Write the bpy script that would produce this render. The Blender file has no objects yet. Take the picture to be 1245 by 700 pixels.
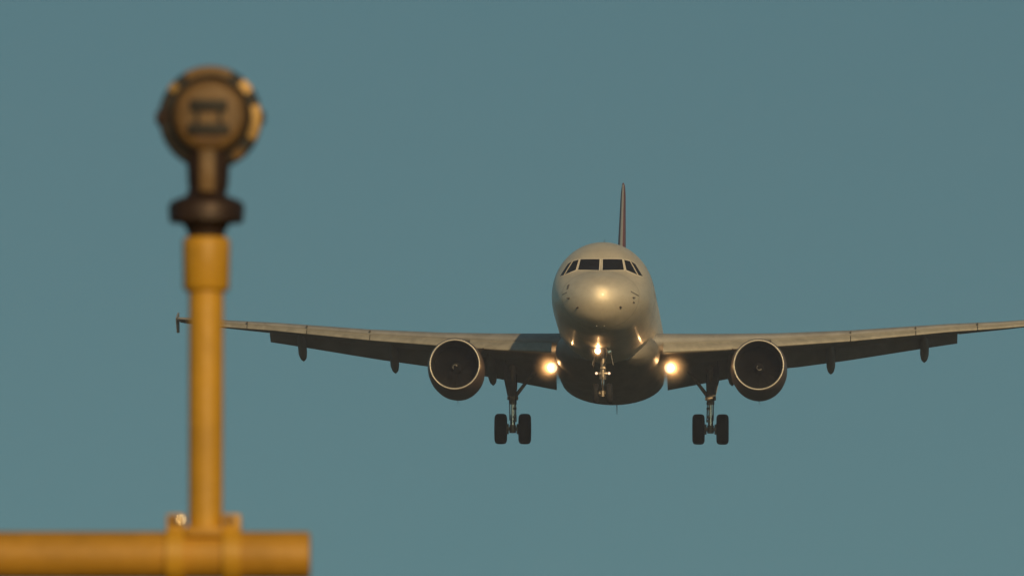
import bpy, bmesh, math, random
import numpy as np
from mathutils import Vector, Matrix
rad = math.radians
random.seed(4)
S = bpy.context.scene
COL = S.collection

# ------------------------------------------------------------------ camera
cam = bpy.data.cameras.new('camera'); camo = bpy.data.objects.new('camera', cam); COL.objects.link(camo)
camo.location = (0, 0, 1.7); camo.rotation_euler = (rad(94.0), 0, 0)
cam.sensor_width = 36; cam.lens = 288.6; cam.clip_start = .5; cam.clip_end = 60000
cam.dof.use_dof = True; cam.dof.focus_distance = 308; cam.dof.aperture_fstop = 11.5
S.camera = camo
# ------------------------------------------------------------------ sky and sun
SUN_EL, SUN_AZ = 17.0, 13.0        # azimuth: degrees to the right of straight behind the camera
W = bpy.data.worlds.new('World'); S.world = W; W.use_nodes = True
wn, wl = W.node_tree.nodes, W.node_tree.links
bg = wn['Background']; bg.inputs[1].default_value = .0635
sky = wn.new('ShaderNodeTexSky'); sky.sky_type = 'NISHITA'; sky.sun_disc = False
sky.sun_elevation = rad(SUN_EL); sky.sun_rotation = rad(180 - SUN_AZ)
sky.dust_density = .6; sky.ozone_density = 1.6
tc = wn.new('ShaderNodeTexCoord')
mad = wn.new('ShaderNodeVectorMath'); mad.operation = 'MULTIPLY_ADD'
mad.inputs[1].default_value = (1, 1, .6); mad.inputs[2].default_value = (0, 0, .22)
nrm = wn.new('ShaderNodeVectorMath'); nrm.operation = 'NORMALIZE'
tint = wn.new('ShaderNodeMix'); tint.data_type = 'RGBA'; tint.blend_type = 'MULTIPLY'; tint.inputs[0].default_value = 1
tint.inputs[7].default_value = (.97, 1.30, 1.02, 1)
wl.new(tc.outputs['Generated'], mad.inputs[0]); wl.new(mad.outputs[0], nrm.inputs[0]); wl.new(nrm.outputs[0], sky.inputs[0])
wl.new(sky.outputs[0], tint.inputs[6]); wl.new(tint.outputs[2], bg.inputs[0])
sun = bpy.data.lights.new('sun', 'SUN'); sun.energy = 4.2; sun.angle = rad(.5); sun.color = (1, .69, .34)
suno = bpy.data.objects.new('sun', sun); COL.objects.link(suno)
sd = Vector((math.sin(rad(SUN_AZ)) * math.cos(rad(SUN_EL)), -math.cos(rad(SUN_AZ)) * math.cos(rad(SUN_EL)), math.sin(rad(SUN_EL))))
suno.rotation_euler = sd.to_track_quat('Z', 'Y').to_euler(); suno.location = (0, -20, 30)
S.view_settings.view_transform = 'Standard'; S.view_settings.look = 'None'
S.view_settings.exposure = -0.7; S.view_settings.gamma = 1; S.view_settings.use_curve_mapping = False
S.render.engine = 'CYCLES'
S.cycles.use_denoising = True; S.cycles.max_bounces = 6; S.cycles.volume_bounces = 0
S.cycles.volume_step_rate = 1.0; S.cycles.sample_clamp_indirect = 1.5

# ------------------------------------------------------------------ materials
def mat(name, col, rough=.5, metal=0., coat=0., noise=0., nscale=3., bump=0., bscale=30., streak=None, spec=.5, emit=None, estr=0):
    m = bpy.data.materials.new(name); m.use_nodes = True
    n, l = m.node_tree.nodes, m.node_tree.links
    b = n['Principled BSDF']
    b.inputs['Base Color'].default_value = (*col, 1)
    b.inputs['Roughness'].default_value = rough; b.inputs['Metallic'].default_value = metal
    b.inputs['Specular IOR Level'].default_value = spec
    b.inputs['Coat Weight'].default_value = coat; b.inputs['Coat Roughness'].default_value = .15
    t = n.new('ShaderNodeTexCoord')
    if noise:
        mp = n.new('ShaderNodeMapping'); l.new(t.outputs['Object'], mp.inputs[0])
        if streak: mp.inputs['Scale'].default_value = streak
        tx = n.new('ShaderNodeTexNoise'); tx.inputs['Scale'].default_value = nscale; tx.inputs['Detail'].default_value = 6
        tx.inputs['Roughness'].default_value = .65
        l.new(mp.outputs[0], tx.inputs[0])
        r = n.new('ShaderNodeValToRGB')
        d = tuple(c * (1 - noise) for c in col)
        r.color_ramp.elements[0].position = .36; r.color_ramp.elements[0].color = (*d, 1)
        r.color_ramp.elements[1].position = .62; r.color_ramp.elements[1].color = (*col, 1)
        l.new(tx.outputs[0], r.inputs[0]); l.new(r.outputs[0], b.inputs['Base Color'])
        mr = n.new('ShaderNodeMapRange'); mr.inputs[3].default_value = min(1, rough + .12); mr.inputs[4].default_value = rough
        l.new(tx.outputs[0], mr.inputs[0]); l.new(mr.outputs[0], b.inputs['Roughness'])
    if bump:
        t2 = n.new('ShaderNodeTexNoise'); t2.inputs['Scale'].default_value = bscale; l.new(t.outputs['Object'], t2.inputs[0])
        bp = n.new('ShaderNodeBump'); bp.inputs['Strength'].default_value = bump; bp.inputs['Distance'].default_value = .01
        l.new(t2.outputs[0], bp.inputs['Height']); l.new(bp.outputs[0], b.inputs['Normal'])
    if emit:
        b.inputs['Emission Color'].default_value = (*emit, 1); b.inputs['Emission Strength'].default_value = estr
    return m
M = {}
M['paint'] = mat('aircraft_paint', (.98, .88, .71), .54, .58, coat=.2, noise=.15, bump=.25, bscale=2.2, nscale=1.6, streak=(1, .35, 1))
M['belly'] = mat('belly_fairing_shade', (.42, .385, .33), .45, .3, noise=.3, nscale=1.4, streak=(1, .3, 1))  # fairing colour darkened to carry the shade under the belly
M['wing'] = mat('wing_grey_paint', (.36, .36, .36), .5, noise=.25, nscale=1.5, streak=(1, .4, 1))
M['slat'] = mat('slat_bare_metal', (.49, .46, .39), .5, .3, noise=.28, nscale=2.2)
M['frame'] = mat('window_frame_paint', (.9, .86, .78), .5)
M['glass'] = mat('cockpit_glass', (.012, .012, .016), .12, spec=.3)
M['tail'] = mat('tail_fin_paint', (.24, .07, .06), .4, noise=.2, nscale=.8)
M['lip'] = mat('polished_inlet_metal', (.72, .69, .62), .42, .7)
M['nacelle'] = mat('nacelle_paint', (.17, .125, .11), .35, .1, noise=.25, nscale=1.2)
M['dark'] = mat('dark_cavity', (.02, .02, .022), .7)
M['blade'] = mat('fan_blade_shaded', (.014, .014, .015), .5, .3)  # shade inside the inlet put into near-black blades
M['spinner'] = mat('spinner_black', (.012, .012, .012), .6)
M['white'] = mat('white_marking', (.8, .78, .74), .5)
M['gear'] = mat('gear_steel', (.34, .29, .23), .35, .5, noise=.4, nscale=14)
M['chrome'] = mat('oleo_chrome', (.9, .85, .75), .22, 1.)
M['tyre'] = mat('tyre_rubber', (.013, .013, .013), .8, bump=.3, bscale=40)
M['door'] = mat('gear_door_paint', (.2, .2, .2), .5, noise=.3)
M['line'] = mat('panel_seam', (.05, .045, .04), .6)
M['seam'] = mat('faded_panel_seam', (.2, .19, .175), .6)
M['yellow'] = mat('yellow_pipe_paint', (.60, .32, .022), .42, noise=.22, nscale=7, bump=.15, bscale=60)
M['yellow_bar'] = mat('darker_yellow_pipe_paint', (.53, .268, .022), .5, noise=.3, nscale=5, bump=.2, bscale=50)  # darker yellow than the post, for crossbar and saddle
M['bronze'] = mat('weathered_bronze', (.05, .028, .02), .45, .3, noise=.35, nscale=20, bump=.2, bscale=90)
M['ochre'] = mat('weathered_ochre_paint', (.175, .098, .032), .5, noise=.35, nscale=16, bump=.25, bscale=70)
M['lit_pad'] = mat('sunlit_pad_tone', (.40, .25, .08), .38, .3, noise=.3, nscale=20)  # lighter tone standing in for sunlight on the rim pads
M['black'] = mat('black_recess', (.012, .010, .010), .65)
M['bolt'] = mat('bright_bolt_steel', (.7, .62, .45), .25, .9)
M['brown'] = mat('rusty_bolt', (.14, .06, .03), .6)
M['concrete'] = mat('concrete', (.32, .31, .29), .85, noise=.3, nscale=8)
M['grass'] = mat('ground_grass', (.036, .042, .016), .95, noise=.5, nscale=.4, bump=.6, bscale=20)
M['hot'] = mat('lit_lamp_lens', (.9, .9, .9), .3, emit=(1, .86, .62), estr=5)
M['warmlamp'] = mat('lit_taxi_lamp_lens', (.9, .9, .9), .3, emit=(1, .80, .60), estr=14)
M['pinklamp'] = mat('lit_turnoff_lamp_lens', (.9, .9, .9), .3, emit=(1, .60, .42), estr=2.2)

HAZE = .00037
# ------------------------------------------------------------------ mesh helpers
def obj(name, bm, m, parent=None, smooth=True, angle=40):
    me = bpy.data.meshes.new(name); bmesh.ops.recalc_face_normals(bm, faces=bm.faces[:])
    bm.to_mesh(me); bm.free()
    if smooth:
        me.polygons.foreach_set('use_smooth', [True] * len(me.polygons))
        try: me.set_sharp_from_angle(angle=rad(angle))
        except Exception: pass
    for q in (m if isinstance(m, (list, tuple)) else [m]): me.materials.append(q)
    o = bpy.data.objects.new(name, me); COL.objects.link(o)
    if parent: o.parent = parent
    return o
def tagp(o, **k):
    for a, b in k.items(): o[a] = b
    return o
def loft(rings, cap=True, closed=True, bm=None):
    bm = bm or bmesh.new(); R = []
    for r in rings: R.append([bm.verts.new(p) for p in r])
    n = len(R[0])
    for a, b in zip(R, R[1:]):
        for i in range(n if closed else n - 1):
            j = (i + 1) % n; bm.faces.new((a[i], a[j], b[j], b[i]))
    if cap and closed: bm.faces.new(R[0][::-1]); bm.faces.new(R[-1])
    return bm
def frame_of(d):
    d = Vector(d).normalized(); u = Vector((0, 0, 1)) if abs(d.z) < .9 else Vector((0, 1, 0))
    a = d.cross(u).normalized(); return a, d.cross(a).normalized()
def tube(pts, r, bm=None, seg=16, cap=True):
    """round bar along pts, r one radius or one per point"""
    pts = [Vector(p) for p in pts]; rs = r if isinstance(r, (list, tuple)) else [r] * len(pts)
    rings = []; a, b = frame_of(pts[-1] - pts[0])
    for i, p in enumerate(pts):
        rings.append([p + (a * math.cos(t) + b * math.sin(t)) * rs[i] for t in (2 * math.pi * k / seg for k in range(seg))])
    return loft(rings, cap, bm=bm)
def lathe(prof, c, axis=(0, 1, 0), seg=48, bm=None, cap=True):
    """prof: (distance along axis, radius)"""
    c = Vector(c); ax = Vector(axis).normalized(); a, b = frame_of(ax); rings = []
    for d, r in prof:
        rings.append([c + ax * d + (a * math.cos(t) + b * math.sin(t)) * max(r, 1e-4) for t in (2 * math.pi * k / seg for k in range(seg))])
    return loft(rings, cap, bm=bm)
def box(c, s, bm=None, bev=.0, rot=None):
    bm = bm or bmesh.new(); new = bmesh.ops.create_cube(bm, size=1)['verts']
    mt = Matrix.Translation(c) @ (rot.to_4x4() if rot else Matrix.Identity(4)) @ Matrix.Diagonal((*s, 1))
    bmesh.ops.transform(bm, matrix=mt, verts=new)
    if bev:
        es = {e for v in new for e in v.link_edges}
        bmesh.ops.bevel(bm, geom=list(es), offset=bev, segments=2, affect='EDGES', profile=.5)
    return bm
def empty(name, loc, rot=(0, 0, 0), parent=None):
    o = bpy.data.objects.new(name, None); COL.objects.link(o); o.location = loc; o.rotation_euler = rot
    if parent: o.parent = parent
    return o

# ------------------------------------------------------------------ ground
bm = bmesh.new(); bmesh.ops.create_grid(bm, x_segments=8, y_segments=8, size=12000)
g = obj('ground', bm, M['grass'], smooth=False); g['kind'] = 'structure'

# ------------------------------------------------------------------ haze in the evening air
hm = bpy.data.materials.new('evening_haze'); hm.use_nodes = True
hn, hl = hm.node_tree.nodes, hm.node_tree.links; hn.remove(hn['Principled BSDF'])
hv = hn.new('ShaderNodeVolumePrincipled'); hv.inputs['Color'].default_value = (.72, .78, 1, 1); hv.inputs['Density'].default_value = HAZE
hl.new(hv.outputs[0], hn['Material Output'].inputs['Volume'])
hz = obj('haze', box((0, 150, 19.5), (700, 560, 41)), hm, smooth=False); hz['kind'] = 'stuff'

# ================================================================== the airliner (nose at the origin, tail towards +Y)
ST=np.array([
# y     w     zt     zb     zc
(0.0,  0.0,  -0.50, -0.50, -0.50),
(0.03, 0.22, -0.28, -0.71, -0.50),
(0.1,  0.40, -0.10, -0.88, -0.49),
(0.25, 0.64,  0.06, -1.08, -0.47),
(0.5,  0.91,  0.24, -1.29, -0.44),
(0.9,  1.20,  0.42, -1.44, -0.39),
(1.3,  1.41,  0.55, -1.56, -0.33),
(1.6,  1.53,  0.68, -1.63, -0.28),
(2.0,  1.64,  1.02, -1.70, -0.22),
(2.5,  1.75,  1.43, -1.75, -0.15),
(3.0,  1.83,  1.68, -1.78, -0.10),
(3.6,  1.86,  1.87, -1.84, -0.05),
(4.4,  1.90,  2.00, -1.92, -0.02),
(5.4,  1.92, 2.06, -2.02, 0.0),
(6.5,  1.93, 2.07, -2.07, 0.0),
(24.0, 1.95, 2.07, -2.07, 0.0),
(26.5, 1.93,  2.06, -1.86, 0.05),
(29.0, 1.72,  2.02, -1.38, 0.25),
(32.0, 1.28,  1.90, -0.62, 0.55),
(35.0, 0.72,  1.66, 0.22, 0.9),
(36.8, 0.34,  1.45, 0.75, 1.1),
(37.4, 0.16,  1.28, 0.95, 1.12),
])
def pchip(x,y):
    h=np.diff(x); d=np.diff(y)/h; m=np.zeros(len(x))
    for i in range(1,len(x)-1):
        if d[i-1]*d[i]>0:
            w1=2*h[i]+h[i-1]; w2=h[i]+2*h[i-1]
            m[i]=(w1+w2)/(w1/d[i-1]+w2/d[i])
    m[0]=d[0]; m[-1]=d[-1]
    def f(q):
        i=int(np.clip(np.searchsorted(x,q)-1,0,len(x)-2)); t=(q-x[i])/h[i]
        return (2*t**3-3*t**2+1)*y[i]+(t**3-2*t*t+t)*h[i]*m[i]+(3*t*t-2*t**3)*y[i+1]+(t**3-t*t)*h[i]*m[i+1]
    return f
S_=np.sqrt(ST[:,0])
FW,FT,FB,FC=[pchip(S_,ST[:,k]) for k in (1,2,3,4)]
def section(y):
    s=np.sqrt(max(y,0)); return FW(s),FT(s),FB(s),FC(s)
def inside(x,y,z):
    if y<=0: return False
    w,t,b,c=section(y)
    h=(t-c) if z>=c else (c-b)
    return (x/max(w,1e-6))**2+((z-c)/max(h,1e-6))**2<=1
def surf_y(x,z):
    lo,hi=0.0,8.0
    if not inside(x,hi,z): return None
    for _ in range(40):
        m=(lo+hi)/2
        if inside(x,m,z): hi=m
        else: lo=m
    return hi

plane = empty('airliner', (3.2087, 300, 22.881), (rad(-2.326), rad(.25), rad(-2.186)))
tagp(plane, label='grey twin-engine jet airliner with wheels down and landing lights on, flying low towards the viewer', category='airplane')

def fpt(y, th, off=0.):
    w, t, b, c = section(y); h = (t - c) if math.sin(th) >= 0 else (c - b)
    p = Vector((w * math.cos(th), y, c + h * math.sin(th)))
    if off:
        n = Vector((math.cos(th) / max(w, .01), 0, math.sin(th) / max(h, .01))).normalized(); p += n * off
    return p
ys = [0.0008] + [.006, .015, .03, .05, .08, .12, .17, .24, .32, .42, .54, .68, .84, 1.0, 1.2, 1.4, 1.6, 1.75, 1.9, 2.05, 2.2, 2.4, 2.6, 2.85, 3.1, 3.5, 4, 4.6, 5.4, 6.5, 9, 12, 15, 18, 21, 24, 25, 26.5, 27.8, 29, 30.5, 32, 33.5, 35, 36, 36.8, 37.2, 37.4]
NS = 72
bm = loft([[fpt(y, 2 * math.pi * k / NS) for k in range(NS)] for y in ys])
fus = obj('fuselage', bm, M['paint'], plane, angle=70)
# belly and wing root fairing
def fair_ring(y, wt, zt, zb, ex=2.5, n=40):
    r = []; zc = (zt + zb) / 2; h = (zt - zb) / 2
    for k in range(n):
        t = 2 * math.pi * k / n; c, s = math.cos(t), math.sin(t)
        z = zc + h * math.copysign(abs(s) ** (2 / ex), s)
        x = wt * math.copysign(abs(c) ** (2 / ex), c)
        r.append((x, y, z))
    return r
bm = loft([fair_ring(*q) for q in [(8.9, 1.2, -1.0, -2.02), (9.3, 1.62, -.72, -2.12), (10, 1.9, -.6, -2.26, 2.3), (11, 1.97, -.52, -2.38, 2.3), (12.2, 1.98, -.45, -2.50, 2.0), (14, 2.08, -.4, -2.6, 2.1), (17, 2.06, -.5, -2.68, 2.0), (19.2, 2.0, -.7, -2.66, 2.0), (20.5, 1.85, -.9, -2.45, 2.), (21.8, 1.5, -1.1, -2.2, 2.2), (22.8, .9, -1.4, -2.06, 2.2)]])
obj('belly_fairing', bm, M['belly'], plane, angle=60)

# ---- cockpit windows: (x, z) corners on the nose, following its curved surface
def surf_pt(x, z, off):
    y = surf_y(x, z); e = .012
    yx = (surf_y(x + e, z) - surf_y(x - e, z)) / (2 * e); yz = (surf_y(x, z + e) - surf_y(x, z - e)) / (2 * e)
    n = Vector((yx, -1, yz)).normalized()
    return Vector((x, y, z)) + n * off
def patch(q, off, nu=8, nv=6, grow=0.):
    q = [Vector((*p, 0)) for p in q]; c = sum(q, Vector()) / 4
    if grow: q = [p + (p - c).normalized() * grow for p in q]
    bm = bmesh.new(); V = []
    for j in range(nv + 1):
        row = []
        for i in range(nu + 1):
            u, v = i / nu, j / nv
            p = (q[0] * (1 - u) + q[1] * u) * (1 - v) + (q[3] * (1 - u) + q[2] * u) * v
            row.append(bm.verts.new(surf_pt(p.x, p.y, off)))
        V.append(row)
    for j in range(nv):
        for i in range(nu): bm.faces.new((V[j][i], V[j][i + 1], V[j + 1][i + 1], V[j + 1][i]))
    return bm
PANES = {'front': [(.055, 1.085), (.765, 1.10), (.845, .655), (.065, .60)],
         's1': [(.835, 1.09), (1.04, 1.05), (1.32, .505), (.93, .655)],
         's2': [(1.085, 1.045), (1.23, .96), (1.52, .475), (1.375, .495)]}
for s in (1, -1):
    for k, q in PANES.items():
        q = [(s * x, z) for x, z in q]
        fr = obj('cockpit_window', patch(q, .006, grow=.034), M['frame'], plane)
        obj('pane', patch(q, .013), M['glass'], fr)
# ---- cabin windows and doors on the flanks
def flank_patch(y0, y1, t0, t1, off, s, n=6):
    bm = bmesh.new(); V = []
    for j in range(n + 1):
        V.append([])
        for i in range(3):
            p = fpt(y0 + (y1 - y0) * i / 2, t0 + (t1 - t0) * j / n, off); V[-1].append(bm.verts.new((s * p.x, p.y, p.z)))
    for j in range(n):
        for i in range(2): bm.faces.new((V[j][i], V[j][i + 1], V[j + 1][i + 1], V[j + 1][i]))
    return bm
for s in (1, -1):
    base = None
    for k in range(38):
        y = 6.9 + .533 * k
        if base is None: base = obj('cabin_window', flank_patch(6.9, 7.13, .10, .27, .006, s), M['glass'], plane)
        else:
            o = base.copy(); COL.objects.link(o); o.parent = plane; o.location.y = .533 * k
            if y > 23.5: o.location.x = -s * .012 * (y - 23.5)
    for y0, t0, t1 in ((5.0, -.32, .78), (27.2, -.25, .75)):
        d = obj('cabin_door', flank_patch(y0, y0 + .82, t0, t1, .008, s), M['paint'], plane)
        bm = bmesh.new()
        for a, b in ((y0 - .03, y0), (y0 + .82, y0 + .85)):
            bb = flank_patch(a, b, t0, t1, .012, s); me = bpy.data.meshes.new('t'); bb.to_mesh(me); bb.free(); bm.from_mesh(me); bpy.data.meshes.remove(me)
        obj('door_seal', bm, M['line'], d)
# ---- probes, nose marks, aerials
def probe(name, x, z, l=.16, w=.03, m='line'):
    p = surf_pt(x, z, 0); n = (surf_pt(x, z, .1) - p).normalized()
    bm = tube([p - n * .02, p + n * l * .6, p + n * l * .7 + Vector((0, -.08, 0))], [w, w * .7, w * .35], seg=8)
    obj(name, bm, M[m], plane)
probe('pitot_probe', -1.13, -.50); probe('pitot_probe', 1.20, -.46); probe('pitot_probe', 1.215, -.62, .1)
probe('angle_of_attack_vane', -.80, -.86, .12, .035); probe('angle_of_attack_vane', .745, -.85, .12, .04)
def dash(q, m='line'):
    return obj('marking', patch(q, .007, 4, 2), M[m], plane)
dash([(1.12, -.22), (1.40, -.33), (1.40, -.375), (1.12, -.265)], 'seam')
dash([(-1.22, .02), (-1.12, .05), (-1.17, -.13), (-1.24, -.17)], 'seam')
dash([(-1.40, -.30), (-1.22, -.25), (-1.22, -.28), (-1.40, -.335)], 'seam')
# radome and skin seams as thin raised bands
def seam(y, w, t0=0, t1=2 * math.pi, n=72, m='seam'):
    bm = bmesh.new(); a = []
    for k in range(n + 1):
        t = t0 + (t1 - t0) * k / n; a.append((bm.verts.new(fpt(y, t, .004)), bm.verts.new(fpt(y + w, t, .004))))
    for p, q in zip(a, a[1:]): bm.faces.new((p[0], p[1], q[1], q[0]))
    return obj('skin_seam', bm, M[m], fus)
seam(1.32, .012); seam(3.55, .02); seam(6.2, .02)
for x, y in ((0, 6.2), (0, 10.5)):
    obj('blade_antenna', loft([[(x - .012, y, 2.0), (x, y - .12, 2.0), (x + .012, y, 2.0), (x, y + .22, 2.0)], [(x - .008, y + .16, 2.33), (x, y + .1, 2.33), (x + .008, y + .16, 2.33), (x, y + .25, 2.33)]]), M['line'], plane)
obj('blade_antenna', loft([[(.14 - .02, 20.0, -2.5), (.14, 19.7, -2.5), (.16, 20, -2.5), (.14, 20.3, -2.5)], [(.13, 20.2, -2.92), (.14, 20.05, -2.92), (.15, 20.2, -2.92), (.14, 20.35, -2.92)]]), M['line'], plane)

# ---- wings
def lerp_tab(T, x):
    for a, b in zip(T, T[1:]):
        if x <= b[0]:
            t = (x - a[0]) / (b[0] - a[0]); return [p + (q - p) * t for p, q in zip(a[1:], b[1:])]
    return list(T[-1][1:])
#        x     yLE    zLE   chord  inc  t/c
WT = [(1.2, 10.9, -1.02, 7.4, 3.0, .135), (2.2, 11.25, -.97, 6.95, 3.0, .13), (4.3, 12.3, -.80, 5.85, 2.5, .12), (6.4, 13.35, -.62, 4.85, 2.0, .115), (9.2, 14.75, -.33, 4.05, 1.5, .11), (13.0, 16.65, .16, 2.95, .6, .11), (15.0, 17.65, .38, 2.35, 0, .108), (16.4, 18.35, .57, 1.95, 0, .105), (16.95, 18.75, .65, 1.55, 0, .10)]
def yt(u, t): return 5 * t * (.2969 * math.sqrt(max(u, 0)) - .126 * u - .3516 * u * u + .2843 * u ** 3 - .1036 * u ** 4)
def camber(u): return .012 * math.sin(math.pi * min(u, 1)) - .0 * u
def wp(x, u, side, s, dv=0.):
    """point of the wing at span x, chord fraction u, side +1 upper / -1 lower"""
    yl, zl, c, inc, tc_ = lerp_tab(WT, x)
    v = (camber(u) + side * yt(u, tc_)) * c + dv; a = rad(inc)
    return Vector((s * x, yl + u * c * math.cos(a) + v * math.sin(a), zl - u * c * math.sin(a) + v * math.cos(a)))
US = [0, .004, .012, .03, .06, .1, .16, .25, .36, .48, .6, .7, .78]
def wsec(x, s, umax):
    us = [u * umax / .78 for u in US]
    return [wp(x, u, 1, s) for u in us[::-1]] + [wp(x, u, -1, s) for u in us[1:]]
for s in (-1, 1):
    w = empty('wing', (0, 0, 0), parent=plane)
    bm = loft([wsec(x, s, .79) for x in (1.2, 2.2, 3.2, 4.3, 5.4, 6.4, 8, 9.2, 11, 13, 13.44)])
    loft([wsec(x, s, .99) for x in (13.45, 14, 15, 16.4, 16.95)], bm=bm)
    obj('wing_panel', bm, M['wing'], w, angle=35)
    # slats: the nose of the section pushed forward and turned down
    for x0, x1 in ((2.12, 5.3), (6.2, 9.22), (9.25, 11.73), (11.76, 14.13), (14.16, 16.35)):
        def ssec(x):
            yl, zl, c, inc, t_ = lerp_tab(WT, x); k = c * .88 if c > 3 else (c + 2.7) / 2 * .9
            k = min(k, 5.2); f = k / c
            out = [wp(x, u * f, 1, s, .012) for u in (.15, .12, .09, .06, .035, .015, .004)] + [wp(x, 0, 1, s)] + [wp(x, u * f, -1, s, -.012) for u in (.004, .012, .025, .04)]
            inn = [wp(x, u * f, -1, s, .03) for u in (.036, .022)] + [wp(x, .014 * f, 1, s, -.06)] + [wp(x, u * f, 1, s, -.05 * 1) for u in (.035, .06, .09, .12)]
            piv = wp(x, 0, 1, s); a = rad(21); r = []
            for p in out + inn:
                d = p - piv; r.append(Vector((p.x, piv.y + d.y * math.cos(a) + d.z * math.sin(a) * 1 - .055 * k, piv.z - 0 + d.z * math.cos(a) + d.y * math.sin(a) - .07 * k)))
            return r
        # turning the nose down: the part ahead drops, the trailing edge stays by the wing
        n = 6; obj('slat', loft([ssec(x0 + (x1 - x0) * i / n) for i in range(n + 1)]), M['slat'], w, angle=35)
        # dark track marks at the slat ends
    # flaps
    for x0, x1 in ((2.15, 6.28), (6.33, 13.4)):
        def fsec(x):
            yl, zl, c, inc, t_ = lerp_tab(WT, x)
            fc = .25 * c * (1.0 if x < 6.4 else 1.06); te = wp(x, .79, 0, s); o = te + Vector((0, .03 * c - .05, -.012 * c)); a = rad(30 if x < 6.3 else 27)
            up = [(1, .006), (.8, .045), (.55, .085), (.3, .11), (.12, .09), (.03, .045), (0, 0), (.03, -.035), (.12, -.05), (.3, -.045), (.55, -.03), (.8, -.012)]
            return [o + Vector((0, (u * math.cos(a) + v * math.sin(a)) * fc, (-u * math.sin(a) + v * math.cos(a)) * fc)) for u, v in up]
        n = 8; obj('flap', loft([fsec(x0 + (x1 - x0) * i / n) for i in range(n + 1)]), M['wing'], w, angle=35)
    # flap track fairings: canoes under the wing, tails drooped with the flaps
    for x in (4.65, 8.48, 12.12):
        yl, zl, c, inc, t_ = lerp_tab(WT, x); p0 = wp(x, .42, -1, s); p1 = wp(x, .62, -1, s); p2 = wp(x, .80, -1, s); k = {4.65: 1.1, 8.48: 1.0, 12.12: .9}[x]
        path = [p0 + Vector((0, 0, .02)), p0 + Vector((0, .25, -.06)), p1 + Vector((0, 0, -.16)), p2 + Vector((0, 0, -.22)), p2 + Vector((0, .25 * c * .5, -.32 - .06 * k)), p2 + Vector((0, .25 * c * .9, -.50 - .08 * k)), p2 + Vector((0, .25 * c + .35, -.62 - .08 * k)), p2 + Vector((0, .25 * c + .55, -.72 - .10 * k))]
        rx = [.03, .1, .15, .17, .17, .17, .13, .03]; rz = [.03, .12, .2, .24, .24, .2, .14, .03]
        rings = [[p + Vector((rx[i] * math.cos(t), 0, rz[i] * math.sin(t))) for t in (2 * math.pi * q / 18 for q in range(18))] for i, p in enumerate(path)]
        obj('flap_track_fairing', loft(rings), M['wing'], w)
    # wingtip fence
    yl, zl = 18.7, .65; X = s * 16.97
    prof = [(yl + .1, 0.02), (yl + 1.05, .34), (yl + 1.35, .36), (yl + 1.55, .05), (yl + 1.6, -.40), (yl + 1.2, -.44), (yl + .3, -.08)]
    bm = loft([[(X + s * (.05 - abs(v) * .02), u, zl + v) for u, v in prof], [(X + s * (.085 + .03 * (v < 0) * abs(v) * 3), u, zl + v) for u, v in prof]])
    obj('wingtip_fence', bm, M['wing'], w, smooth=False)
    # static little slat joint marks on the wing upper lip
    for x in (9.235, 11.745, 14.145):
        p = wp(x, .02, 1, s); box(p + Vector((0, -.02, -.02)), (.05, .3, .07), bm=(bmm := bmesh.new())); obj('slat_track', bmm, M['line'], w, smooth=False)

# ---- tail
def fsym(c0, ch, th, n=9):
    """symmetrical section in the x-y plane at c0"""
    us = [0, .01, .04, .12, .25, .45, .65, .85, 1]
    return [Vector((c0[0] + yt(u, th) * ch, c0[1] + u * ch, c0[2])) for u in us[::-1]] + [Vector((c0[0] - yt(u, th) * ch, c0[1] + u * ch, c0[2])) for u in us[1:-1]]
FT_ = [((0, 26.8, 1.9), 7.2, .06), ((0, 28.6, 2.35), 5.3, .078), ((0, 30.7, 4.6), 4.0, .086), ((0, 33.4, 7.44), 2.3, .085), ((0, 33.72, 7.77), 2.0, .066), ((0, 33.82, 7.86), 1.9, .04)]
fin = obj('tail_fin', loft([fsym(*q) for q in FT_]), M['tail'], plane)
# bare metal leading edge
def lesec(c0, ch, th):
    us = [0, .003, .007, .013]
    a = [Vector((c0[0] + (yt(u, th) * ch + .006), c0[1] + u * ch - .006, c0[2])) for u in us[::-1]]
    b = [Vector((c0[0] - (yt(u, th) * ch + .006), c0[1] + u * ch - .006, c0[2])) for u in us[1:]]
    return a + b
obj('leading_edge', loft([lesec(*q) for q in FT_[1:-1]]), M['lip'], fin)
for s in (-1, 1):
    def hsec(x, y, z, ch, th=.10):
        us = [0, .01, .04, .12, .25, .45, .65, .85, 1]
        return [Vector((s * x, y + u * ch, z + yt(u, th) * ch)) for u in us[::-1]] + [Vector((s * x, y + u * ch, z - yt(u, th) * ch)) for u in us[1:-1]]
    obj('horizontal_stabilizer', loft([hsec(.2, 31.3, .85, 3.9), hsec(1.2, 31.9, .95, 3.5), hsec(6.0, 34.7, 1.4, 1.6), hsec(6.22, 35.0, 1.42, 1.2)]), M['paint'], plane, angle=35)

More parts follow.
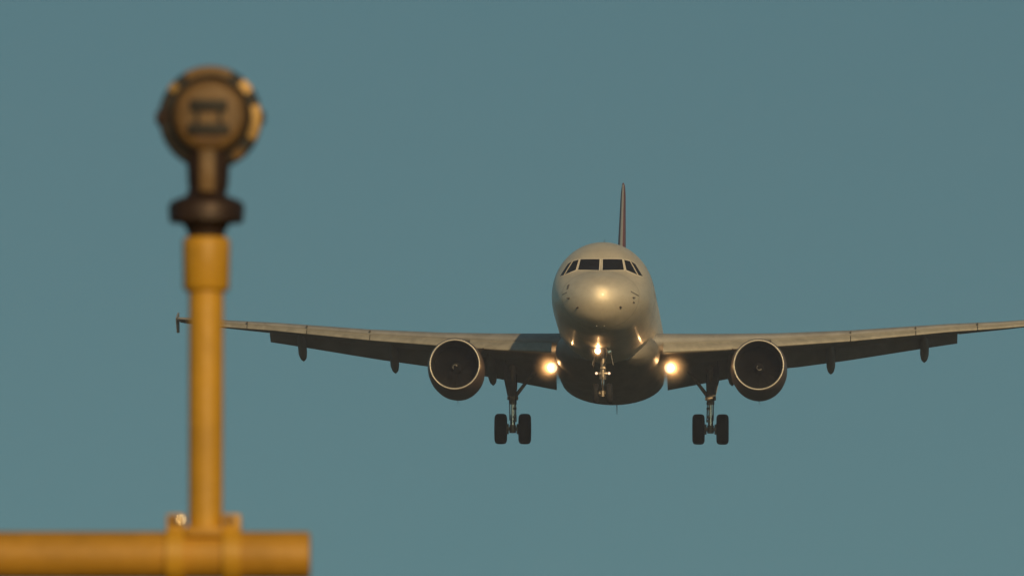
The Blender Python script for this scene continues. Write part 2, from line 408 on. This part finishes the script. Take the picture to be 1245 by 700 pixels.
# ---- engines
for s in (-1, 1):
    E = empty('engine', (s * 5.75, 10.0, -2.0), rot=(rad(-2.0), 0, rad(.0)), parent=plane)
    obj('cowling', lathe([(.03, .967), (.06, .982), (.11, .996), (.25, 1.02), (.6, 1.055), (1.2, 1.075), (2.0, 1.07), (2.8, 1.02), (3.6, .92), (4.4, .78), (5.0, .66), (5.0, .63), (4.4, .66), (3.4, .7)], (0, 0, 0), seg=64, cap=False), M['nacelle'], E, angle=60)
    obj('inlet_lip', lathe([(.05, .898), (.02, .910), (.004, .924), (0, .938), (.008, .950), (.03, .966)], (0, 0, 0), seg=72, cap=False), M['lip'], E, angle=80)
    obj('inlet_duct', lathe([(.051, .897), (.10, .872), (.3, .846), (.6, .83), (1.0, .84), (1.3, .85), (1.32, .3)], (0, 0, 0), seg=48, cap=False), M['dark'], E, angle=60)
    bm = bmesh.new(); NB = 22
    for k in range(NB):
        t = 2 * math.pi * k / NB; V = []
        for j in range(6):
            r = .2 + .62 * j / 5; tw = .9 - .75 * j / 5 * 1.0 ; hw = .075 + .03 * j / 5
            er = Vector((math.cos(t), 0, math.sin(t))); et = Vector((-math.sin(t), 0, math.cos(t)))
            d = et * math.cos(tw) * hw + Vector((0, 1, 0)) * math.sin(tw + .4) * hw
            c = er * r + Vector((0, 1.12, 0)); V.append((bm.verts.new(c - d), bm.verts.new(c + d)))
        for a, b in zip(V, V[1:]): bm.faces.new((a[0], a[1], b[1], b[0]))
    obj('fan', bm, M['blade'], E)
    sp = obj('spinner', lathe([(.62, .006), (.68, .05), (.78, .11), (.9, .165), (1.02, .2), (1.15, .22)], (0, 0, 0), seg=32), M['spinner'], E)
    bm = bmesh.new(); V = []
    for k in range(19):       # painted swirl
        t = k / 18; a = (.3 if s < 0 else 2.2) + 3.6 * t; y = .68 + .10 * t; r = .045 + .055 * t; w_ = .018 * math.sin(math.pi * (t * .85 + .1))
        V.append((bm.verts.new((math.cos(a) * (r + .004), y - w_, math.sin(a) * (r + .004))), bm.verts.new((math.cos(a) * (r + .02), y + w_, math.sin(a) * (r + .02)))))
    for a, b in zip(V, V[1:]): bm.faces.new((a[0], a[1], b[1], b[0]))
    obj('spinner_swirl', bm, M['white'], E)
    obj('exhaust_nozzle', lathe([(3.6, .62), (4.6, .52), (5.3, .40), (5.3, .37), (4.6, .45)], (0, 0, 0), seg=40, cap=False), M['gear'], E)
    obj('exhaust_plug', lathe([(3.4, .60), (4.4, .34), (5.4, .2), (6.0, .02)], (0, 0, 0), seg=32), M['gear'], E)
    bm = loft([[(-.03, .9, 1.0), (.03, .9, 1.0), (.03, 1.0, .9), (-.03, 1.0, .9)], [(-.12, 2.2, 1.12), (.12, 2.2, 1.12), (.14, 2.4, .8), (-.14, 2.4, .8)], [(-.15, 3.2, 1.30), (.15, 3.2, 1.30), (.17, 3.2, .8), (-.17, 3.2, .8)], [(-.17, 5.2, 1.42), (.17, 5.2, 1.42), (.17, 5.2, .6), (-.17, 5.2, .6)], [(-.03, 7.2, 1.22), (.03, 7.2, 1.22), (.03, 7.2, .95), (-.03, 7.2, .95)]])
    obj('pylon', bm, M['nacelle'], E, smooth=False)
    obj('drain_mast', loft([[(-.012, 2.9, -.98), (0, 2.8, -.98), (.012, 2.9, -.98), (0, 3.05, -.98)], [(-.008, 3.0, -1.13), (0, 2.95, -1.13), (.008, 3.0, -1.13), (0, 3.1, -1.13)]]), M['line'], E)
    bm = loft([[(-s * .80, 1.0, .62), (-s * .78, 1.0, .60), (-s * .78, 1.9, .62), (-s * .8, 1.9, .64)], [(-s * 1.02, 1.5, .84), (-s * 1.0, 1.5, .82), (-s * 1.0, 2.0, .82), (-s * 1.02, 2.0, .84)]])
    obj('strake', bm, M['nacelle'], E, smooth=False)

# ---- landing gear
def wheel_into(par, c, R_, wd):
    h = wd / 2; k = min(.09, h * .5)
    wz = obj('wheel', lathe([(-h * .7, R_ * .56), (-h, R_ * .66), (-h, R_ * .80), (-h + k * .4, R_ * .93), (-h + k, R_ * .985), (-h * .3, R_), (h * .3, R_), (h - k, R_ * .985), (h - k * .4, R_ * .93), (h, R_ * .80), (h, R_ * .66), (h * .7, R_ * .56)], c, (1, 0, 0), 40), M['tyre'], par)
    return wz
for s in (-1, 1):
    G = empty('main_landing_gear', (s * 3.83, 17.5, -1.34), parent=plane); AX = -2.40
    obj('strut', tube([(0, -.1, .3), (0, 0, -.9), (0, .02, -.91), (0, .08, -1.45)], [.19, .17, .15, .15], seg=20), M['gear'], G)
    obj('oleo_piston', tube([(0, .08, -1.45), (0, .14, AX)], .10, seg=18), M['chrome'], G)
    bm = tube([(-.62, .16, AX), (.62, .16, AX)], .075, seg=14)
    for q in (-1, 1): lathe([(0, .2), (.09, .2)], (q * .2 - .045, .16, AX), (1, 0, 0), 20, bm=bm)
    lathe([(-.15, .13), (.15, .13)], (0, .16, AX), (0, 0, 1), 16, bm=bm)
    obj('axle', bm, M['gear'], G)
    for q in (-1, 1): wheel_into(G, (q * .465, .16, AX), .590, .47)
    bm = tube([(0, .1, -1.32), (0, .55, -1.75)], .05, seg=8); tube([(0, .55, -1.75), (0, .22, AX + .08)], .05, bm=bm, seg=8)
    obj('torque_link', bm, M['gear'], G)
    bm = tube([(0, -.02, -1.28), (-s * .60, -.05, -.50)], [.08, .06], seg=10); tube([(-s * .60, -.05, -.5), (-s * 1.25, -.05, .32)], .07, bm=bm, seg=10)
    obj('side_stay', bm, M['gear'], G)
    bm = tube([(-s * .12, -.16, -1.6), (-s * .16, -.2, -.3)], .018, seg=6); tube([(s * .11, -.14, -2.1), (s * .13, -.16, -1.0)], .016, bm=bm, seg=6)
    tube([(-s * .14, -.15, -2.15), (-s * .12, -.12, -1.62)], .022, bm=bm, seg=6)
    obj('brake_hose', bm, M['line'], G)
    for z in (-1.42, -1.62, -1.95, -2.1): obj('clamp_fitting', box((-s * .09, -.06, z), (.13, .12, .09), bev=.015), M['gear'], G)
    obj('trunnion', box((0, -.0, -1.22), (.42, .2, .14), bev=.02), M['gear'], G)
    bm = loft([[(s * .26, -.45, .25), (s * .3, -.45, .25), (s * .3, .5, .25), (s * .26, .5, .25)], [(s * .26, -.42, -.4), (s * .3, -.42, -.4), (s * .3, .45, -.4), (s * .26, .45, -.4)], [(s * .14, -.3, -.95), (s * .18, -.3, -.95), (s * .18, .3, -.95), (s * .14, .3, -.95)]])
    loft([[(s * -.12, -.2, .3), (s * .34, -.2, .3), (s * .34, -.14, .3), (s * -.12, -.14, .3)], [(s * -.12, -.2, -.55), (s * .33, -.2, -.55), (s * .33, -.14, -.55), (s * -.12, -.14, -.55)], [(s * -.08, -.2, -1.15), (s * .2, -.2, -1.15), (s * .2, -.14, -1.15), (s * -.08, -.14, -1.15)]], bm=bm)
    obj('gear_door', bm, M['door'], G, smooth=False)
# nose gear
G = empty('nose_landing_gear', (0, 4.95, -2.0), parent=plane)
obj('strut', tube([(0, .05, .3), (0, 0, -.95)], [.12, .10], seg=16), M['gear'], G)
obj('oleo_piston', tube([(0, 0, -.93), (0, -.05, -1.6)], .06, seg=16), M['chrome'], G)
bm = tube([(-.36, -.05, -1.6), (.36, -.05, -1.6)], .045, seg=12); lathe([(-.12, .085), (.1, .085)], (0, -.05, -1.6), (0, 0, 1), 14, bm=bm)
for q in (-1, 1): lathe([(0, .09), (.05, .09)], (q * .11 - .025, -.05, -1.6), (1, 0, 0), 14, bm=bm)
obj('axle', bm, M['gear'], G)
for q in (-1, 1): wheel_into(G, (q * .255, -.05, -1.6), .375, .21)
bm = box((0, -.05, -.86), (.40, .12, .10), bev=.02); box((0, -.04, -.66), (.2, .16, .1), bm=bm, bev=.02)
lathe([(-.13, .125), (.13, .125)], (0, -.0, -.95), (0, 0, 1), 16, bm=bm)
obj('steering_collar', bm, M['gear'], G)
obj('drag_brace', tube([(.0, -.05, -.6), (.12, -.12, -.36), (.16, -.25, -.1), (.1, -.3, .2)], .04, seg=8), M['chrome'], G)
bm = tube([(0, -.1, -1.0), (0, -.38, -1.25)], .03, seg=8); tube([(0, -.38, -1.25), (0, -.1, -1.5)], .03, bm=bm, seg=8)
obj('torque_link', bm, M['gear'], G)
for s in (-1, 1):
    bm = box((s * .34, .35, -.32), (.025, 1.3, .5), rot=Matrix.Rotation(s * rad(-12), 3, 'Y'))
    obj('gear_door', bm, M['door'], G, smooth=False)
def lamp_head(par, c, r, lens_mat, name='lamp_housing'):
    h = obj(name, lathe([(.0, r * 1.12), (.03, r * 1.16), (.10, r * .95), (.17, r * .4)], c, (0, 1, 0), 24), M['gear'], par)
    obj('lens', lathe([(-.02, r * .3), (-.014, r * .7), (-.004, r), (.004, r)], c, (0, 1, 0), 24), lens_mat, h)
    return h
tl = empty('taxi_light', (-.19, 4.70, -2.04), parent=plane); lamp_head(tl, (0, 0, 0), .105, M['warmlamp'])
tl2 = empty('taxi_light', (.21, 4.70, -2.06), parent=plane); lamp_head(tl2, (0, 0, 0), .10, M['chrome'])
for x in (-.235, .235):
    t_ = empty('turnoff_light', (x, 4.80, -2.86), parent=plane); lamp_head(t_, (0, 0, 0), .045, M['pinklamp'])
for x in (-.125, .15):  # chrome balls added for the small glints under the nose
    p = surf_pt(x, -1.50, .0); bm = bmesh.new(); bmesh.ops.create_uvsphere(bm, u_segments=12, v_segments=8, radius=.03)
    bmesh.ops.translate(bm, verts=bm.verts[:], vec=p); obj('glint_ball', bm, M['chrome'], plane)

# ---- landing lights under the wing roots, with a mist ball added round each for its bloom
gm = bpy.data.materials.new('lamp_bloom'); gm.use_nodes = True
n, l = gm.node_tree.nodes, gm.node_tree.links
n.remove(n['Principled BSDF'])
pv = n.new('ShaderNodeVolumePrincipled'); pv.inputs['Color'].default_value = (1, .86, .68, 1); pv.inputs['Anisotropy'].default_value = .0
tcn = n.new('ShaderNodeTexCoord'); ln = n.new('ShaderNodeVectorMath'); ln.operation = 'LENGTH'
mr = n.new('ShaderNodeMapRange'); mr.interpolation_type = 'LINEAR'
pw = n.new('ShaderNodeMath'); pw.operation = 'POWER'; pw.inputs[1].default_value = 3.0
mr.inputs[1].default_value = 0; mr.inputs[2].default_value = 1.0; mr.inputs[3].default_value = 1.9; mr.inputs[4].default_value = 0
l.new(tcn.outputs['Object'], ln.inputs[0]); l.new(ln.outputs['Value'], mr.inputs[0]); l.new(mr.outputs[0], pw.inputs[0]); l.new(pw.outputs[0], pv.inputs['Density'])
l.new(pv.outputs[0], n['Material Output'].inputs['Volume'])
LAMP_W = 780
def lit_lamp(par, r, w, big=1., cone=64, out=0, dn=2, fill=0):
    bm = bmesh.new(); bmesh.ops.create_icosphere(bm, subdivisions=3, radius=1.0)
    ms = obj('added_bloom', bm, gm, par); ms.scale = (big,) * 3; ms.location = (0, -.12, 0); ms['kind'] = 'stuff'  # scattering ball added to make the lamp's bloom
    L = bpy.data.lights.new('lamp', 'SPOT'); L.energy = w; L.spot_size = rad(cone); L.spot_blend = 1.0; L.color = (1, .55, .22); L.shadow_soft_size = .04
    o = bpy.data.objects.new('lamp', L); COL.objects.link(o); o.parent = par; o.location = (0, -.06, 0); o.rotation_euler = (rad(-90 + dn), 0, rad(out))
    if fill:
        L2 = L.copy(); L2.energy = fill; L2.spot_size = rad(140)
        o2 = bpy.data.objects.new('lamp', L2); COL.objects.link(o2); o2.parent = par; o2.location = (0, -.06, 0); o2.rotation_euler = (rad(-88), 0, rad(out * .5))
for s, x, z in ((-1, -2.13, -1.90), (1, 2.34, -1.90)):
    LL = empty('landing_light', (x, 12.3, z), parent=plane)
    lamp_head(LL, (0, 0, 0), .19, M['hot'])
    obj('swing_arm', tube([(0, .08, 0), (0, .35, .45)], .04, seg=8), M['gear'], LL)
    lit_lamp(LL, .14, LAMP_W, .95, 140, s * 22, 2, 0)
lit_lamp(tl, .1, 110, .5, 130, 0, 9)

# ================================================================== approach light on its yellow post, 18 m from the camera
U = 1 / 552.0; YP = 18.0
def pxx(px): return (px - 622.5) * U
def pxz(py): return 2.9587 + (350 - py) * U
X0 = pxx(251.5)
bar = empty('crossbar', (pxx(-260), YP, 0))
tagp(bar, label='thick yellow horizontal pipe carrying the blurred yellow light post, cut off at the left edge', category='pipe')
bx, bz = pxx(-260), pxz(674); r = 28.8 * U
def inb(p): return (p[0] - bx, p[1] - YP, p[2])
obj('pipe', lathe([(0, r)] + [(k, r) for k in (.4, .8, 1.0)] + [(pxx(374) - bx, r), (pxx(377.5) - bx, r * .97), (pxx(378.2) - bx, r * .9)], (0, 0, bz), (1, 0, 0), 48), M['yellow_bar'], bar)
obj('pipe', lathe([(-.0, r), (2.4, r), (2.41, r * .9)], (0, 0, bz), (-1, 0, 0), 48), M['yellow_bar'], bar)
for x in (-.25, -1.9):
    p = obj('support_post', tube([(x, .0, .12), (x, 0, bz - r + .005)], .045, seg=24), M['yellow'], bar)
    obj('base_plate', box((x, 0, .14), (.22, .22, .02), bev=.004), M['bronze'], p)
    obj('footing', box((x, 0, .06), (.5, .5, .12), bev=.01), M['concrete'], p)
A = empty('approach_light', (X0, YP, pxz(645)))
tagp(A, label='round bronze lamp head on a bright yellow post clamped to the horizontal pipe', category='airfield light')
def A_(px, py, dy=0): return (pxx(px) - X0, dy, pxz(py) - pxz(645))
zc = lambda py: pxz(py) - pxz(645)
obj('post', lathe([(zc(650), 20.5 * U), (zc(500), 21 * U), (zc(352), 21.2 * U)], (0, 0, 0), (0, 0, 1), 48), M['yellow'], A)
obj('coupling', lathe([(zc(355), 22 * U), (zc(353.5), 26 * U), (zc(350), 28 * U), (zc(300), 29 * U), (zc(292), 28.5 * U), (zc(289), 26 * U)], (0, 0, 0), (0, 0, 1), 48), M['yellow'], A)
obj('pivot_flange', lathe([(zc(291), 22 * U), (zc(283), 22.5 * U), (zc(275), 27 * U), (zc(271), 30 * U), (zc(270), 45 * U), (zc(252), 46.5 * U), (zc(246), 44 * U), (zc(242), 36 * U), (zc(238), 25 * U), (zc(231), 22.5 * U)], (0, 0, 0), (0, 0, 1), 48), M['bronze'], A, angle=50)
yk = obj('yoke', lathe([(zc(233), 23 * U), (zc(222), 25 * U), (zc(200), 26 * U), (zc(184), 27 * U)], (2 * U, 0, 0), (0, 0, 1), 40), M['bronze'], A)
bm = box(A_(253, 210, -26 * U), (20 * U, 12 * U, 52 * U), bev=3 * U)
obj('yoke_rib', bm, M['ochre'], yk)
# the head, its closed back towards the camera
H0 = Vector(A_(256, 143)); HR = 62 * U
hs = obj('lamp_housing', lathe([(-24 * U, 45 * U), (-20 * U, 47 * U), (-12 * U, 49 * U), (-11 * U, 60 * U), (-6 * U, 62.5 * U), (10 * U, 62.5 * U), (14 * U, 60 * U), (60 * U, 54 * U), (66 * U, 52 * U)], H0, (0, 1, 0), 64), M['black'], A, angle=50)
obj('back_cover', lathe([(-33 * U, 2 * U), (-33 * U, 30 * U), (-31.5 * U, 38 * U), (-28 * U, 42.5 * U), (-23 * U, 44.5 * U), (-18 * U, 44.5 * U)], H0, (0, 1, 0), 56), M['ochre'], A)
obj('front_lens', lathe([(66 * U, 50 * U), (72 * U, 40 * U), (75 * U, 10 * U)], H0, (0, 1, 0), 40), M['glass'], hs)
def arc(a0, a1, r0, r1, y0, y1, m, name='clamp_pad'):
    bm = bmesh.new(); n = max(3, int(abs(a1 - a0) / 5)); rings = []
    for k in range(n + 1):
        t = rad(a0 + (a1 - a0) * k / n); d = Vector((math.sin(t), 0, math.cos(t)))
        rings.append([H0 + d * r0 + Vector((0, y0, 0)), H0 + d * r1 + Vector((0, y0 + 3 * U, 0)), H0 + d * (r1 + 1 * U) + Vector((0, y1, 0)), H0 + d * r0 + Vector((0, y1, 0))])
    obj(name, loft(rings), M[m], A, angle=30)
for a0, a1, m in ((-30, 26, 'ochre'), (42, 58, 'lit_pad'), (76, 118, 'lit_pad'), (135, 150, 'ochre'), (-57, -46, 'lit_pad'), (-98, -78, 'bronze'), (-150, -110, 'black')):  # pad colours carry the rim's sunlit right and dark left
    arc(a0, a1, 51 * U, 61.5 * U, -17 * U, -10 * U, m)
for s in (-1, 1):
    obj('pivot_bolt', lathe([(0, 9 * U), (4 * U, 9 * U), (5.5 * U, 5 * U)], H0 + Vector((s * 61 * U, 0, 0)), (s, 0, 0), 12), M['bronze'], A)
bm = box(H0 + Vector((-1 * U, -35 * U, 12 * U)), (46 * U, 5 * U, 14 * U), bev=1.5 * U); box(H0 + Vector((-1 * U, -35 * U, -17 * U)), (51 * U, 5 * U, 14 * U), bm=bm, bev=1.5 * U)
for x in (-15, 13): box(H0 + Vector((x * U, -34 * U, -3 * U)), (5 * U, 3 * U, 20 * U), bm=bm)
obj('latch_plate', bm, M['black'], A)
bm = bmesh.new()
for k in range(3): box(H0 + Vector(((-10 + 10 * k) * U, -34 * U, -29 * U)), (6 * U, 3 * U, 4 * U), bm=bm, bev=1 * U)
obj('raised_marking', bm, M['brown'], A)
# clamps and saddle
Rp = 28.8 * U
for px in (215.5, 284):
    bm = bmesh.new(); xo = pxx(px) - X0; hw = 10.8 * U; rings = []
    for k in range(41):
        t = rad(90 + 360 * k / 40); rr = (Rp + 1 * U, Rp + 7 * U)
        rings.append((t, rr))
    zc0 = bz - pxz(645)
    V = []
    for t, (ra, rb) in rings[:-1]:
        c, s_ = math.cos(t), math.sin(t)
        V.append([bm.verts.new((xo + q * hw, -c * rr_, zc0 + s_ * rr_)) for q, rr_ in ((-1, ra), (1, ra), (1, rb), (-1, rb))])
    for a, b in zip(V, V[1:] + V[:1]):
        for i in range(4): bm.faces.new((a[i], a[(i + 1) % 4], b[(i + 1) % 4], b[i]))
    box((xo, -.012, zc(636)), (21.5 * U, 30 * U, 23 * U), bm=bm, bev=2.5 * U)
    cl = obj('clamp', bm, M['yellow'], A, angle=35)
    obj('bolt', lathe([(0, 5 * U), (4 * U, 5 * U), (4.5 * U, 3 * U)], (xo - 1 * U, -.012 - 15 * U, zc(632)), (0, -1, 0), 6), M['brown'], cl, smooth=False)
obj('bolt', lathe([(0, 3 * U), (7 * U, 3 * U), (7.5 * U, 1 * U)], (pxx(221.5) - X0, -.012 - 15 * U, zc(633)), (0, -1, 0), 10), M['bolt'], cl)
bm = box((pxx(250) - X0, -.004, zc(646)), (46 * U, 52 * U, 12 * U), bev=3 * U)
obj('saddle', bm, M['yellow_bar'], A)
